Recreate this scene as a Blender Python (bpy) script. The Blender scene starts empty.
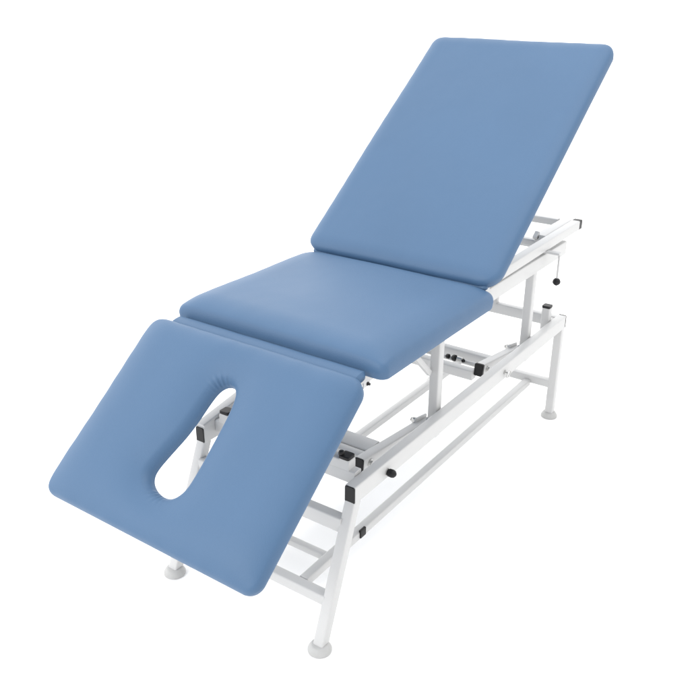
import bpy, bmesh, math, random
from mathutils import Vector, Matrix
random.seed(7)
S = bpy.context.scene
C = S.collection

# ------------------------------------------------------------------ materials
def mat(name, col, rough=.5, metal=0., bump=None, spec=.5, coat=0., mottle=None, sheen=0.):
    m = bpy.data.materials.new(name); m.use_nodes = True
    nt = m.node_tree; b = nt.nodes['Principled BSDF']
    b.inputs['Base Color'].default_value = (*col, 1)
    b.inputs['Roughness'].default_value = rough
    b.inputs['Metallic'].default_value = metal
    b.inputs['Specular IOR Level'].default_value = spec
    b.inputs['Coat Weight'].default_value = coat
    b.inputs['Sheen Weight'].default_value = sheen
    tc = nt.nodes.new('ShaderNodeTexCoord')
    if mottle:
        sc, amt = mottle
        n = nt.nodes.new('ShaderNodeTexNoise'); n.inputs['Scale'].default_value = sc
        n.inputs['Detail'].default_value = 4
        nt.links.new(tc.outputs['Object'], n.inputs['Vector'])
        r = nt.nodes.new('ShaderNodeMapRange')
        r.inputs['From Min'].default_value = .3; r.inputs['From Max'].default_value = .7
        r.inputs['To Min'].default_value = 1-amt; r.inputs['To Max'].default_value = 1+amt
        nt.links.new(n.outputs['Fac'], r.inputs['Value'])
        h = nt.nodes.new('ShaderNodeHueSaturation'); h.inputs['Color'].default_value = (*col, 1)
        nt.links.new(r.outputs['Result'], h.inputs['Value'])
        nt.links.new(h.outputs['Color'], b.inputs['Base Color'])
    if bump:
        sc, st, dist, kind = bump
        if kind == 'cell':
            t = nt.nodes.new('ShaderNodeTexVoronoi'); t.inputs['Scale'].default_value = sc
            t.feature = 'SMOOTH_F1'; out = t.outputs['Distance']
        else:
            t = nt.nodes.new('ShaderNodeTexNoise'); t.inputs['Scale'].default_value = sc
            t.inputs['Detail'].default_value = 3; out = t.outputs['Fac']
        nt.links.new(tc.outputs['Object'], t.inputs['Vector'])
        bp = nt.nodes.new('ShaderNodeBump'); bp.inputs['Strength'].default_value = st
        bp.inputs['Distance'].default_value = dist
        nt.links.new(out, bp.inputs['Height']); nt.links.new(bp.outputs['Normal'], b.inputs['Normal'])
        if kind == 'cell':   # long soft undulations of the stretched vinyl
            t2 = nt.nodes.new('ShaderNodeTexNoise'); t2.inputs['Scale'].default_value = 5
            t2.inputs['Detail'].default_value = 2
            nt.links.new(tc.outputs['Object'], t2.inputs['Vector'])
            b2 = nt.nodes.new('ShaderNodeBump'); b2.inputs['Strength'].default_value = .35
            b2.inputs['Distance'].default_value = .012
            nt.links.new(t2.outputs['Fac'], b2.inputs['Height'])
            nt.links.new(b2.outputs['Normal'], bp.inputs['Normal'])
    return m

VINYL = mat('blue_vinyl', (.056, .115, .208), .52, bump=(420, .30, .0008, 'cell'), spec=.34, mottle=(3, .025))
PAINT = mat('white_powder_coat', (.50, .50, .498), .38, bump=(260, .10, .0006, 'noise'), spec=.45, mottle=(6, .012))
BLACK = mat('black_plastic', (.009, .009, .010), .45, bump=(300, .15, .0005, 'noise'), spec=.28)
RUBBER = mat('grey_rubber', (.42, .42, .415), .6, bump=(200, .2, .0006, 'noise'), mottle=(30, .05))
STEEL = mat('zinc_steel', (.50, .50, .49), .3, metal=.9, mottle=(20, .05))
BOARD = mat('grey_board', (.32, .31, .29), .7, mottle=(10, .05))
FLOOR = mat('white_floor', (.95, .95, .95), .8, spec=.1, mottle=(.7, .006))

# ------------------------------------------------------------------ helpers
def link(name, bm, m, parent=None, smooth=True, label=None):
    me = bpy.data.meshes.new(name)
    bmesh.ops.recalc_face_normals(bm, faces=bm.faces)
    bm.to_mesh(me); bm.free()
    me.materials.append(m)
    if smooth:
        me.polygons.foreach_set('use_smooth', [True]*len(me.polygons))
        me.set_sharp_from_angle(angle=math.radians(38))
    o = bpy.data.objects.new(name, me); C.objects.link(o)
    if parent: o.parent = parent
    if label: o['label'] = label
    return o

def frame(p0, p1, side):
    e = (Vector(p1)-Vector(p0)); L = e.length; e.normalize()
    a = Vector(side); a = (a-e*a.dot(e)).normalized(); b = e.cross(a)
    return e, a, b, L

def add_tube(bm, p0, p1, wa, wb, side=(0,1,0), r=.004, seg=3):
    """rectangular tube with rounded long edges and slightly eased ends"""
    e, a, b, L = frame(p0, p1, side)
    prof = []
    for cx, cy, t0 in ((1,1,0),(-1,1,90),(-1,-1,180),(1,-1,270)):
        for k in range(seg+1):
            t = math.radians(t0+90*k/seg)
            prof.append((cx*(wa/2-r)+r*math.cos(t), cy*(wb/2-r)+r*math.sin(t)))
    c = .0009
    rings = []
    for d, s in ((0, c), (c, 0), (L-c, 0), (L, c)):
        ring = []
        for x, y in prof:
            fx = (abs(x)-s)/max(abs(x),1e-6); fy = (abs(y)-s)/max(abs(y),1e-6)
            ring.append(bm.verts.new(Vector(p0)+e*d+a*x*fx+b*y*fy))
        rings.append(ring)
    n = len(prof)
    for i in range(3):
        for k in range(n):
            bm.faces.new((rings[i][k], rings[i][(k+1)%n], rings[i+1][(k+1)%n], rings[i+1][k]))
    bm.faces.new(rings[0][::-1]); bm.faces.new(rings[-1])

def tube(name, p0, p1, wa, wb, parent, m=None, side=(0,1,0), r=.004, label=None):
    bm = bmesh.new(); add_tube(bm, p0, p1, wa, wb, side, r)
    return link(name, bm, m or PAINT, parent, label=label)

def add_lathe(bm, p0, axis, prof, n=28):
    """prof: list of (distance along axis, radius)"""
    ax = Vector(axis).normalized()
    s = Vector((0,0,1)) if abs(ax.z) < .9 else Vector((1,0,0))
    a = (s-ax*s.dot(ax)).normalized(); b = ax.cross(a)
    rings = []
    for d, r in prof:
        rings.append([bm.verts.new(Vector(p0)+ax*d+(a*math.cos(2*math.pi*k/n)+b*math.sin(2*math.pi*k/n))*max(r,1e-5)) for k in range(n)])
    for i in range(len(rings)-1):
        for k in range(n):
            bm.faces.new((rings[i][k], rings[i][(k+1)%n], rings[i+1][(k+1)%n], rings[i+1][k]))
    bm.faces.new(rings[0][::-1]); bm.faces.new(rings[-1])

def lathe(name, p0, axis, prof, m, parent, n=28, label=None):
    bm = bmesh.new(); add_lathe(bm, p0, axis, prof, n)
    return link(name, bm, m, parent, label=label)

def rod(name, p0, p1, r, m, parent):
    L = (Vector(p1)-Vector(p0)).length
    return lathe(name, p0, Vector(p1)-Vector(p0), [(0,r*.85),(r*.15,r),(L-r*.15,r),(L,r*.85)], m, parent, 16)

def bolt(parent, p, axis, r=.008, m=None, name='bolt'):
    """washer and hexagonal head in one mesh"""
    bm = bmesh.new(); m = m or STEEL
    add_lathe(bm, p, axis, [(-.004, r*1.35), (.0015, r*1.35), (.0018, r*1.25)], 20)
    add_lathe(bm, p, axis, [(.0012, r*.98), (.006, r), (.007, r*.8)], 6)
    return link(name, bm, m, parent)

def cap(parent, p, axis, wa, wb, side=(0,1,0), t=.003, m=None, r=.005):
    e = Vector(axis).normalized()
    return tube('end_cap', Vector(p)-e*.004, Vector(p)+e*t, wa, wb, parent, m or BLACK, side, r)

# ------------------------------------------------------------------ setting
bm = bmesh.new()
N = 96
cv = bm.verts.new((0,0,0)); prev = None
for ring_r in (2, 8, 40, 400):
    ring = [bm.verts.new((ring_r*math.cos(2*math.pi*k/N), ring_r*math.sin(2*math.pi*k/N), 0)) for k in range(N)]
    for k in range(N):
        if prev is None: bm.faces.new((cv, ring[k], ring[(k+1)%N]))
        else: bm.faces.new((prev[k], ring[k], ring[(k+1)%N], prev[(k+1)%N]))
    prev = ring
floor = link('floor', bm, FLOOR, smooth=False)
floor['kind'] = 'structure'

# ------------------------------------------------------------------ the table
T = bpy.data.objects.new('treatment_table', None); C.objects.link(T)
T.empty_display_size = .2
T['label'] = 'blue vinyl treatment table on white steel frame, back raised, face section lowered'
T['category'] = 'treatment table'

WB = .255      # half width of the base
YP = .220      # posts and upper frame
YA = .186      # lift arms

# --- cushions -------------------------------------------------------------
def rrect(x0, x1, w, r, n=14, m=46):
    """rounded rectangle, (x, y) points, x0..x1 by -w..w; r = radii (x0 end, x1 end)"""
    pts = []
    def line(a, b, k):
        for i in range(k): pts.append((a[0]+(b[0]-a[0])*i/k, a[1]+(b[1]-a[1])*i/k))
    r0, r1 = r
    def arc(cx, cy, rr, t0):
        for i in range(n):
            t = math.radians(t0+90*i/n); pts.append((cx+rr*math.cos(t), cy+rr*math.sin(t)))
    line((x1, -w+r1), (x1, w-r1), m); arc(x1-r1, w-r1, r1, 0)
    line((x1-r1, w), (x0+r0, w), m); arc(x0+r0, w-r0, r0, 90)
    line((x0, w-r0), (x0, -w+r0), m); arc(x0+r0, -w+r0, r0, 180)
    line((x0+r0, -w), (x1-r1, -w), m); arc(x1-r1, -w+r1, r1, 270)
    return pts

def rdist(px, py, x0, x1, w, r0, r1):
    """inward distance to the edge of the rounded rectangle"""
    if px < x0+r0 and abs(py) > w-r0: return r0-math.hypot(x0+r0-px, abs(py)-(w-r0))
    if px > x1-r1 and abs(py) > w-r1: return r1-math.hypot(px-(x1-r1), abs(py)-(w-r1))
    return min(px-x0, x1-px, w-abs(py))

def segdist(p, poly):
    best = 1e9; n = len(poly)
    for i in range(n):
        ax, ay = poly[i]; bx, by = poly[(i+1)%n]
        dx, dy = bx-ax, by-ay; l = dx*dx+dy*dy
        t = 0 if l == 0 else max(0, min(1, ((p[0]-ax)*dx+(p[1]-ay)*dy)/l))
        q = (p[0]-ax-dx*t)**2+(p[1]-ay-dy*t)**2
        if q < best: best = q
    return math.sqrt(best)

def cushion(name, rr, outline, hole, height, base, inset=.004, hh=None, extra=None, label=None):
    """outline/hole matched polygons; height(d)->top z above bottom; rolled edge.  local x,y,z"""
    n = len(outline)
    if hole is None:
        xs = [p[0] for p in outline]; x0, x1 = min(xs), max(xs); w = max(p[1] for p in outline)
        sp = (x1-x0)/2-w; cx = (x0+x1)/2
        # collapse towards a centre segment
        if sp > 0: inner = [(max(cx-sp*.98, min(cx+sp*.98, p[0])), 0.) for p in outline]
        else: inner = [(cx, max(sp*.98, min(-sp*.98, p[1]))) for p in outline]
    else: inner = hole
    ss = []
    R = 52
    for i in range(R+1):
        t = i/R
        if hole is None: s = 1-(1-t)**1.0; s = t*t*(1.9-.9*t) if t < 1 else 1
        else: s = .5-.5*math.cos(math.pi*t); s = .5*s+.5*(.5-.5*math.cos(math.pi*s))
        ss.append(s)
    bm = bmesh.new(); rings = []
    # underside ring, side ring
    def ring(pts): rings.append([bm.verts.new(p) for p in pts])
    cxm = sum(p[0] for p in outline)/n
    low = []
    for (x, y), (a, b) in zip(outline, inner):
        d = math.hypot(a-x, b-y) or 1; low.append((x+(a-x)/d*inset, y+(b-y)/d*inset))
    ring([(x, y, 0) for x, y in low])
    ring([((x+a)/2, (y+b)/2, .003) for (x, y), (a, b) in zip(outline, low)])
    for i, s in enumerate(ss):
        pts = []
        for (x, y), (a, b) in zip(outline, inner):
            px, py = x+(a-x)*s, y+(b-y)*s
            d = max(0, rdist(px, py, *rr))
            z = height(px, py, d)
            if hole is not None:
                dh = segdist((px, py), hole) if i < R else 0
                z = hh(d, dh, z)
            if extra: z += extra(px, py, d)
            pts.append((px, py, z))
        ring(pts)
    for i in range(len(rings)-1):
        for k in range(n):
            bm.faces.new((rings[i][k], rings[i][(k+1)%n], rings[i+1][(k+1)%n], rings[i+1][k]))
    if hole is not None:
        ring([(a, b, .003) for a, b in hole]); ring([(a+(x-a)*.02, b+(y-b)*.02, 0) for (a, b), (x, y) in zip(hole, outline)])
        for i in range(len(rings)-3, len(rings)-1):
            for k in range(n):
                bm.faces.new((rings[i][k], rings[i][(k+1)%n], rings[i+1][(k+1)%n], rings[i+1][k]))
        for k in range(n):
            bm.faces.new((rings[-1][k], rings[-1][(k+1)%n], rings[0][(k+1)%n], rings[0][k]))
    else:
        bm.faces.new(rings[0][::-1])
    bmesh.ops.remove_doubles(bm, verts=bm.verts, dist=.00002)
    bmesh.ops.recalc_face_normals(bm, faces=bm.faces)
    o = link(name, bm, VINYL, T, label=label)
    o.matrix_local = base
    return o

def roll(d, zs, r, top):
    """vertical side up to zs, then an elliptical roll of width r up to top"""
    return zs+(top-zs)*(math.sqrt(max(0, 1-(1-d/r)**2)) if d < r else 1)
def dome(x, y, x0, x1, w, k):
    """0 at the edges rising to 1 inside; k = fall-off widths (x0 side, x1 side, y sides)"""
    f = 1
    for dd, kk in ((x-x0, k[0]), (x1-x, k[1]), (w-y, k[2]), (w+y, k[2])):
        t = min(1, max(0, dd)/kk); f *= (1-(1-t)**2.2)**.56
    return f

def wave(x, y, f=(9, 7), a=.0006):
    return a*(math.sin(f[0]*x*2+1.3+2*math.sin(3*y))+math.sin(f[1]*y*2+.6+1.5*math.sin(4*x)))

def pucker(x, y, d):
    """faint pulls of the cover along the tacked edge"""
    return .0006*math.exp(-d/.016)*(math.sin(95*x+3*math.sin(11*y))+math.sin(88*y+2*math.sin(9*x)))

A1 = .6698; H1 = (.0924, .7372)
A3 = .6378; H2 = (.719, .7672)

# face section: local x runs down the slope (towards -X), y across, z = outward normal
def base_matrix(origin, angle, down):
    c, s = math.cos(angle), math.sin(angle)
    if down: ex = Vector((-c, 0, -s)); ez = Vector((-s, 0, c))
    else: ex = Vector((c, 0, s)); ez = Vector((-s, 0, c))
    ey = ez.cross(ex)
    M = Matrix((ex, ey, ez)).transposed().to_4x4(); M.translation = Vector(origin)
    return M

def hole_outline(outline):
    # star-shaped breathing hole, a long oval with a slight waist; points matched to the outline by direction
    cx, cy, a = .259, .0, .148
    far = [(-1,0),(-.97,.015),(-.9,.025),(-.8,.031),(-.62,.035),(-.3,.038),(0,.044),(.3,.056),(.6,.067),(.75,.068),(.87,.058),(.95,.039),(.985,.021),(1,0)]
    near = [(-1,0),(-.97,.014),(-.9,.025),(-.8,.032),(-.62,.038),(-.3,.042),(0,.0435),(.3,.046),(.6,.046),(.75,.044),(.87,.037),(.95,.026),(.985,.015),(1,0)]
    poly = [(cx+a*u, w) for u, w in near]+[(cx+a*u, -w) for u, w in far[-2:0:-1]]
    # smooth (Chaikin)
    for _ in range(3):
        q = []
        for i in range(len(poly)):
            p0, p1 = poly[i], poly[(i+1)%len(poly)]
            q += [(p0[0]*.75+p1[0]*.25, p0[1]*.75+p1[1]*.25), (p0[0]*.25+p1[0]*.75, p0[1]*.25+p1[1]*.75)]
        poly = q
    # match hole and outline points by a normalised direction, so no mesh line crosses the hole
    def ph(x, y, ax, wy0, wy1, c): return math.atan2(y/(wy1 if y > 0 else wy0), (x-c)/ax)
    tab = sorted((ph(x, y, a, .062, .045, cx), x, y) for x, y in poly)
    tab = [(tab[-1][0]-2*math.pi,)+tab[-1][1:]]+tab+[(tab[0][0]+2*math.pi,)+tab[0][1:]]
    res = []
    for x, y in outline:
        t = ph(x, y, .256, .33, .33, .256)
        for p, q in zip(tab, tab[1:]):
            if p[0] <= t <= q[0]:
                f = (t-p[0])/((q[0]-p[0]) or 1)
                res.append((p[1]+(q[1]-p[1])*f, p[2]+(q[2]-p[2])*f)); break
    return res

TF = .050
out = rrect(.0, .512, .33, (.045, .034), 14, 84)
hol = hole_outline(out)
def face_h(x, y, d): return roll(d, .010, .010, .021)+.031*dome(x, y, 0, .512, .33, (.070, .105, .105))
def face_hh(d, dh, z):
    r = .020
    if dh < r: e = math.sqrt(max(0, 1-(1-dh/r)**2))
    else: e = 1
    zz = .010+(z-.010)*(.50*e+.50*(1-math.exp(-(dh/.050)**1.4)))
    return zz
def face_extra(x, y, d):
    z = wave(x, y, a=.0005)+pucker(x, y, d)
    # gathered pleats at both ends of the breathing hole
    for ex, w, sg in ((.125, 1.0, -1), (.398, .8, 1)):
        rx, ry = x-(ex-sg*.02), y
        rr = math.hypot(rx, ry); th = math.atan2(ry, sg*rx)
        fall = math.exp(-((rr-.033)/.015)**2)*math.exp(-((th+.7*w)/.8)**2)
        if rr > .01: z += .0024*w*fall*math.sin(22*th+1.0+15*rr)
    return z
face = cushion('face_cushion', (0, .512, .33, .045, .034), out, hol, face_h, base_matrix((H1[0]+.02*math.sin(A1), 0, H1[1]-.02*math.cos(A1)), A1, True),
               hh=face_hh, extra=face_extra, label='lowered blue face section with an oval breathing hole')

# seat
out = rrect(.158, .738, .33, (.022, .030), 12, 40)
def seat_h(x, y, d): return roll(d, .014, .012, .030)+.035*dome(x, y, .158, .738, .33, (.085, .070, .095))
seat = cushion('seat_cushion', (.158, .738, .33, .022, .030), out, None, seat_h, Matrix.Translation((0, 0, .708)),
               extra=lambda x, y, d: wave(x, y, a=.0009)+pucker(x, y, d), label='level blue middle seat section')

# backrest
out = rrect(.0, .985, .33, (.060, .052), 12, 44)
def back_h(x, y, d): return roll(d, .010, .010, .019)+.024*dome(x, y, 0, .985, .33, (.055, .055, .055))
back = cushion('backrest_cushion', (0, .985, .33, .060, .052), out, None, back_h, base_matrix((H2[0]+.022*math.sin(A3), 0, H2[1]-.022*math.cos(A3)), A3, False),
               extra=lambda x, y, d: wave(x, y, f=(5, 6), a=.0007)+pucker(x, y, d), label='raised blue back section')

# padded vinyl strips along the two hinges
def strip(name, p, hw, wx, wz, ang, y0=0):
    bm = bmesh.new()
    e = Vector((math.cos(ang), 0, math.sin(ang))); u = Vector((-math.sin(ang), 0, math.cos(ang)))
    n = 20; K = 80; rings = []
    for k in range(K+1):
        y = -hw+2*hw*k/K
        q = min(1, (hw-abs(y))/.006); s = .45+.55*math.sqrt(max(0, 1-(1-q)**2))
        wob = 1+.03*math.sin(31*y+2)+.02*math.sin(57*y)
        ring = []
        for i in range(n):
            t = 2*math.pi*i/n
            cx = math.copysign(abs(math.cos(t))**.7, math.cos(t)); sz = math.copysign(abs(math.sin(t))**.7, math.sin(t))
            ring.append(bm.verts.new(Vector((p[0], y+y0, p[1]))+e*cx*wx/2*s+u*sz*wz/2*s*wob))
        rings.append(ring)
    for a, b in zip(rings, rings[1:]):
        for i in range(n): bm.faces.new((a[i], a[(i+1)%n], b[(i+1)%n], b[i]))
    bm.faces.new(rings[0][::-1]); bm.faces.new(rings[-1])
    return link(name, bm, VINYL, T)
strip('hinge_strip', (.128, .716), .2965, .045, .024, .15, .007)
strip('hinge_strip', (.736, .760), .300, .028, .020, .64)

# boards below the cushions
def board(parent, base, x0, x1, w):
    bm = bmesh.new(); add_tube(bm, (x0, 0, -.007), (x1, 0, -.007), 2*w, .012, (0,1,0), .003)
    o = link('base_board', bm, BOARD, T); o.matrix_local = base; return o
def board_hole(base):
    o_ = rrect(.03, .485, .30, (.03,.03), 10, 30); h_ = rrect(.065, .455, .125, (.06,.06), 10, 30)
    bm = bmesh.new(); n = len(o_); R = []
    for pts, z in ((o_, -.001), (h_, -.001), (h_, -.013), (o_, -.013)): R.append([bm.verts.new((x, y, z)) for x, y in pts])
    for i in range(4):
        for k in range(n): bm.faces.new((R[i][k], R[i][(k+1)%n], R[(i+1)%4][(k+1)%n], R[(i+1)%4][k]))
    o = link('base_board', bm, BOARD, T); o.matrix_local = base
board_hole(face.matrix_local.copy())
board(T, seat.matrix_local.copy(), .20, .69, .28)
board(T, back.matrix_local.copy(), .04, .945, .28)

# --- base frame -----------------------------------------------------------
FOOT = [(0,.0285),(.002,.0305),(.007,.0305),(.013,.0275),(.019,.0235),(.021,.0215),(.0215,.018)]
def side_y(s): return -WB if s < 0 else .245
def add_leg(x0, x1, ztop, s):
    leg = tube('leg', (x0, s*WB, .006), (x1, side_y(s), ztop), .030, .030, T)
    lathe('foot', (x0, s*WB, 0), (0,0,1), FOOT, RUBBER, leg, 36)
    return leg
for s in (-1, 1):
    yb = side_y(s)
    add_leg(.004, .146, .372, s)
    add_leg(1.494, 1.496, .372, s)
    rl = tube('base_rail', (.133, yb, .392), (1.508, yb, .392), .031, .049, T)
    cap(rl, (.133, yb, .392), (-1,0,0), .029, .047)
    cap(rl, (1.508, yb, .392), (1,0,0), .0314, .0494, t=.005)

inner = WB-.010
def cross(name, x, z, wx, wz, y0=None, y1=None, m=None):
    y0 = -inner if y0 is None else y0; y1 = inner-.010 if y1 is None else y1
    return tube(name, (x, y0, z), (x, y1, z), wx, wz, T, m, side=(1,0,0))
cross('crossbar', .052, .124, .030, .030)
cross('crossbar', .121, .309, .029, .042)
cross('crossbar', .190, .407, .030, .036, -.239, .229)
cross('crossbar', .190, .4350, .0297, .030, -.2215, .2115)
cross('crossbar', 1.494, .140, .030, .030)
cross('crossbar', 1.494, .394, .030, .040)
for s in (-1, 1):
    ys = -.158 if s < 0 else .138
    lr = tube('stretcher', (.067, ys, .127), (1.479, ys, .127), .027, .0255, T)
    if s < 0:
        tube('end_cap', (.304, ys-.0140, .133), (.330, ys-.0140, .133), .008, .026, lr, BLACK, r=.002)
cross('crossbar', .180, .127, .022, .020, -.146, .126)

# corner stubs that carry the lowered top
for s in (-1, 1):
    for x, yy, zl, zt in ((.190, .205, .445, .455), (1.430, .2235, .372, .468)):
        yy = yy if s < 0 else yy-.010
        st = tube('support_stub', (x, s*yy, zl), (x, s*yy, zt), .0295, .0295, T)
        cap(st, (x, s*yy, zt), (0,0,1), .031, .031, t=.005)
        if x < 1:
            if s < 0: lathe('stop_knob', (x-.006, s*yy+.012, zt+.004), (0,0,1), [(0,.0075),(.006,.0078),(.010,.006),(.011,.002)], BLACK, st, 18)
        else:
            rb = tube('bracket', (x+.0, s*yy, .396), (1.478, s*yy, .394), .028, .034, st)
            lathe('stop_knob', (x+.015, s*(yy-.014), .392), (-.3,-s,.1), [(0,.005),(.008,.0065),(.010,.004)], BLACK, st, 14)

# --- lift parallelogram: arms, torsion bars, posts --------------------------
PX = (.612, 1.257)
for i, px in enumerate(PX):
    x0 = (.275, .972)[i]; z0 = (.379, .383)[i]; x1 = px+.022; z1 = .339
    for s in (-1, 1):
        arm = tube('lift_arm', (x0, s*YA, z0), (x1, s*YA, z1), .030, .040, T)
        e = Vector((x1-x0, 0, z1-z0)).normalized()
        if i == 0:
            cap(arm, (x0, s*YA, z0), -e, .028, .038)
        else:
            cap(arm, (x0, s*YA, z0), -e, .031, .042, t=.006)
        bolt(arm, Vector((x0, s*YA, z0))+e*.03+Vector((0, s*.0155, 0)), (0, s, 0), .008)
        # pivot ear at the post end
        tube('pivot_ear', Vector((x1, s*(YA-.008), z1))-e*.055+Vector((0,0,.022)), Vector((x1, s*(YA-.008), z1))+e*.004+Vector((0,0,.018)), .008, .022, arm)
        lathe('pivot_pin', (x1-.045, s*(YA-.024), z1+.026), (0,s,0), [(0,.008),(.002,.0095),(.014,.0095),(.015,.007)], STEEL, arm, 20)
        lathe('pivot_pin', (x1-.045, s*(YA-.0275), z1+.026), (0,s,0), [(0,.0055),(.003,.0065),(.004,.006)], BLACK, arm, 16)
        post = tube('post', (px, s*YP, .322), (px, s*YP, .647), .0294, .0294, T)
        bolt(post, (px, s*(YP-.0155), .365), (0,-s,0), .008)
# torsion bar of the front arms, with a slimmer bar in front of it
cross('torsion_bar', .366, .367, .060, .042, -YA+.0145, YA-.0145)
cross('torsion_bar', .3160, .369, .030, .036, -YA+.0145, YA-.0145)
# bars of the rear arms
cross('torsion_bar', 1.100, .360, .030, .032, -YA+.0145, YA-.0145)
cross('torsion_bar', .965, .364, .032, .034, -YA+.0145, YA-.0145)
hr = rod('hydraulic_rod', (1.040, -YA+.0145, .362), (1.040, YA-.0145, .362), .0075, PAINT, T)
for y, r in ((-.034, .0085), (-.058, .0115)):
    lathe('rod_collar', (1.034, y, .369), (-.2,-1,.1), [(0,r*.8),(.003,r),(.010,r),(.012,r*.6)], BLACK, hr, 18)
lathe('rod_collar', (1.036, -.074, .368), (0,-1,0), [(0,.009),(.018,.009),(.019,.008)], STEEL, hr, 18)
lathe('rod_collar', (1.032, -.096, .369), (-.3,-1,0), [(0,.004),(.002,.007),(.007,.005)], BLACK, hr, 14)
rod('hydraulic_rod', (1.010, -YA+.0145, .352), (1.010, YA-.0145, .352), .005, STEEL, T)

# --- upper frame ------------------------------------------------------------
for s in (-1, 1):
    ur = tube('top_rail', (.150, s*YP, .674), (1.520, s*YP, .666), .030, .050, T)
    cap(ur, (1.520, s*YP, .666), (1,0,0), .0304, .0504, t=.004, m=STEEL)
cross('top_crossbar', .165, .674, .028, .040, -YP+.0155, YP-.0155)
cross('top_crossbar', .700, .670, .028, .040, -YP+.0155, YP-.0155)
cross('top_crossbar', 1.500, .670, .028, .030, -YP+.0155, YP-.0155)
# brace beside the front post
for s in (-1, 1):
    tube('brace', (.450, s*.203, .670), (.585, s*.212, .530), .012, .017, T, r=.002)
# slanting bar lying along the far rail
tube('slanting_bar', (.1365, .2455, .4045), (.470, .2455, .458), .0318, .043, T)
# upright under the back hinge
tube('hinge_upright', (1.494, .012, .412), (1.494, .012, .470), .030, .030, T, side=(0,1,0))

# --- backrest support frame --------------------------------------------------
for s in (-1, 1):
    sr = tube('support_rail', (.755, s*.226, .719), (1.620, s*.226, .727), .032, .034, T)
    cap(sr, (1.620, s*.226, .727), (1,0,0), .033, .035, t=.022)
    rr = tube('ratchet_rail', (1.372, s*.190, .7290), (1.620, s*.190, .7312), .0396, .024, T)
    tube('bracket', (1.362, s*.176, .730), (1.384, s*.176, .7465), .016, .012, rr, r=.002)
    bolt(rr, (1.371, s*.178, .732), (-1,0,0), .006, BLACK)
cross('support_crossbar', 1.606, .731, .026, .026, -.166, .166)
cross('support_crossbar', 1.385, .708, .022, .022, -.210, .210)
for s in (-1, 1):   # struts that prop the back up, hidden behind it
    tube('prop_strut', (1.385, s*.04, .715), (1.20, s*.04, 1.08), .018, .018, T, r=.003)
# hinge plates
def plate(name, pts, y, t, m, parent):
    bm = bmesh.new()
    a = [bm.verts.new((x, y-t/2, z)) for x, z in pts]; b = [bm.verts.new((x, y+t/2, z)) for x, z in pts]
    bm.faces.new(a[::-1]); bm.faces.new(b)
    for k in range(len(pts)): bm.faces.new((a[k], a[(k+1)%len(pts)], b[(k+1)%len(pts)], b[k]))
    bmesh.ops.bevel(bm, geom=bm.edges[:], offset=.0006, segments=1, affect='EDGES')
    return link(name, bm, m, parent, smooth=False)
for s in (-1, 1):
    hp = plate('hinge_plate', [(.700,.690),(.725,.735),(.745,.762),(.775,.772),(.800,.760),(.830,.722),(.830,.700)], s*.262, .004, PAINT, T)
    bolt(hp, (.752, s*.266, .752), (0,s,0), .006, BLACK)
    fp = plate('hinge_plate', [(.118,.698),(.120,.712),(.146,.712),(.146,.701)], s*.297, .004, PAINT, T)
    bolt(fp, (.134, s*.299, .706), (0,s,0), .0035, BLACK)
    # side strip of the seat's carrier, under the cushion edge
    tube('seat_carrier', (.22, s*.262, .690), (.71, s*.262, .690), .024, .018, T)
for s in (-1, 1):   # carrier of the face section
    M = face.matrix_local
    tube('face_carrier', M @ Vector((-.01, s*.262, -.026)), M @ Vector((.40, s*.262, -.026)), .026, .022, T)

# --- release lever with ball knob ---------------------------------------------
lv = tube('release_lever', (1.322, -.195, .7035), (1.322, -.288, .7035), .022, .007, T, side=(1,0,0), r=.0015)
rod('lever_rod', (1.322, -.285, .702), (1.322, -.285, .612), .0035, PAINT, lv)
lathe('ball_knob', (1.322, -.285, .618), (0,0,-1), [(0,.004),(.002,.008),(.006,.0115),(.012,.0135),(.018,.0125),(.023,.008),(.026,.003)], BLACK, lv, 28)

# --- side knobs and pins on the near rail ---------------------------------------
kn = lathe('locking_knob', (.277, -WB-.0155, .388), (0,-1,0), [(0,.010),(.003,.010),(.004,.006),(.006,.006)], STEEL, T, 24)
lathe('knob_grip', (.277, -WB-.0195, .388), (0,-1,0), [(0,.0085),(.002,.0105),(.012,.0110),(.018,.009),(.022,.0045),(.023,.002)], BLACK, kn, 24)
pin = lathe('spring_pin', (.980, -WB-.0155, .395), (0,-1,0), [(0,.007),(.004,.007),(.005,.003),(.014,.003)], STEEL, T, 18)
bm = bmesh.new(); K = 28; n = 8; rings = []
for k in range(K):
    t = 2*math.pi*k/K; c = Vector((.988+.015*math.cos(t), -WB-.027-.002*math.sin(t), .388+.012*math.sin(t)))
    rad = Vector((math.cos(t), 0, math.sin(t)))
    rings.append([bm.verts.new(c+rad*.0018*math.cos(2*math.pi*i/n)+Vector((0,1,0))*.0018*math.sin(2*math.pi*i/n)) for i in range(n)])
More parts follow.
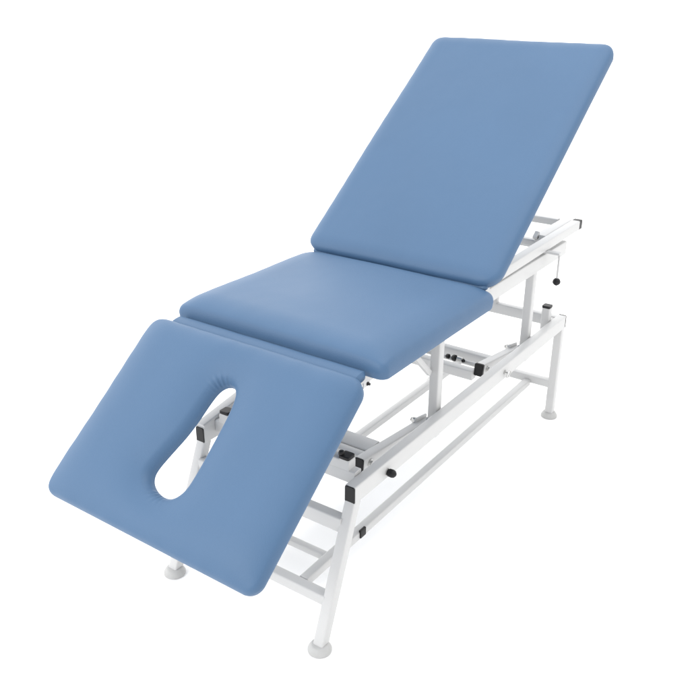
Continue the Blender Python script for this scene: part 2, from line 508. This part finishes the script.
for k in range(K):
    a, b = rings[k], rings[(k+1)%K]
    for i in range(n): bm.faces.new((a[i], a[(i+1)%n], b[(i+1)%n], b[i]))
link('pull_ring', bm, STEEL, pin)

# ------------------------------------------------------------------ light
W = bpy.data.worlds.new('World'); S.world = W; W.use_nodes = True
nt = W.node_tree; bg = nt.nodes['Background']
tc = nt.nodes.new('ShaderNodeTexCoord')
# unseen white surround, far and low parts brightened to lift the shaded tube tops
def dotn(v, off, mul):
    d = nt.nodes.new('ShaderNodeVectorMath'); d.operation = 'DOT_PRODUCT'
    d.inputs[1].default_value = v; nt.links.new(tc.outputs['Generated'], d.inputs[0]); return d.outputs['Value']
v = dotn((.34, .70, -.50), 0, 1)
ad = nt.nodes.new('ShaderNodeMath'); ad.operation = 'ADD'; ad.inputs[1].default_value = 2.05
nt.links.new(v, ad.inputs[0])
bg.inputs['Color'].default_value = (1, 1, 1, 1)
nt.links.new(ad.outputs[0], bg.inputs['Strength'])

def area(name, loc, target, size, power):
    l = bpy.data.lights.new(name, 'AREA'); l.shape = 'DISK'; l.size = size; l.energy = power
    o = bpy.data.objects.new(name, l); C.objects.link(o); o.location = loc
    o.rotation_euler = (Vector(target)-Vector(loc)).to_track_quat('-Z', 'Y').to_euler()
    return o
area('softbox', (-5.0, 1.6, 4.0), (.6, 0, .5), 2.2, 130)
area('overhead_softbox', (1.0, -1.0, 4.2), (.5, 0, .5), 2.6, 45)

# ------------------------------------------------------------------ camera
cd = bpy.data.cameras.new('camera'); cam = bpy.data.objects.new('camera', cd); C.objects.link(cam)
cd.sensor_width = 36; cd.lens = 36*820.681779/690
cd.clip_start = .05; cd.clip_end = 1200
w = Vector((0.75130779, 0.52167937, -0.40421187)); r = Vector((0.57215736, -0.8201286, 0.0050026)); u = Vector((0.32889596, 0.23503129, 0.9146517))
M = Matrix((r, u, -w)).transposed().to_4x4(); M.translation = Vector((-1.25468026, -1.20079004, 1.53210187))
cam.matrix_world = M
S.camera = cam
S.view_settings.view_transform = 'Standard'; S.view_settings.look = 'None'
S.view_settings.exposure = 0; S.view_settings.gamma = 1
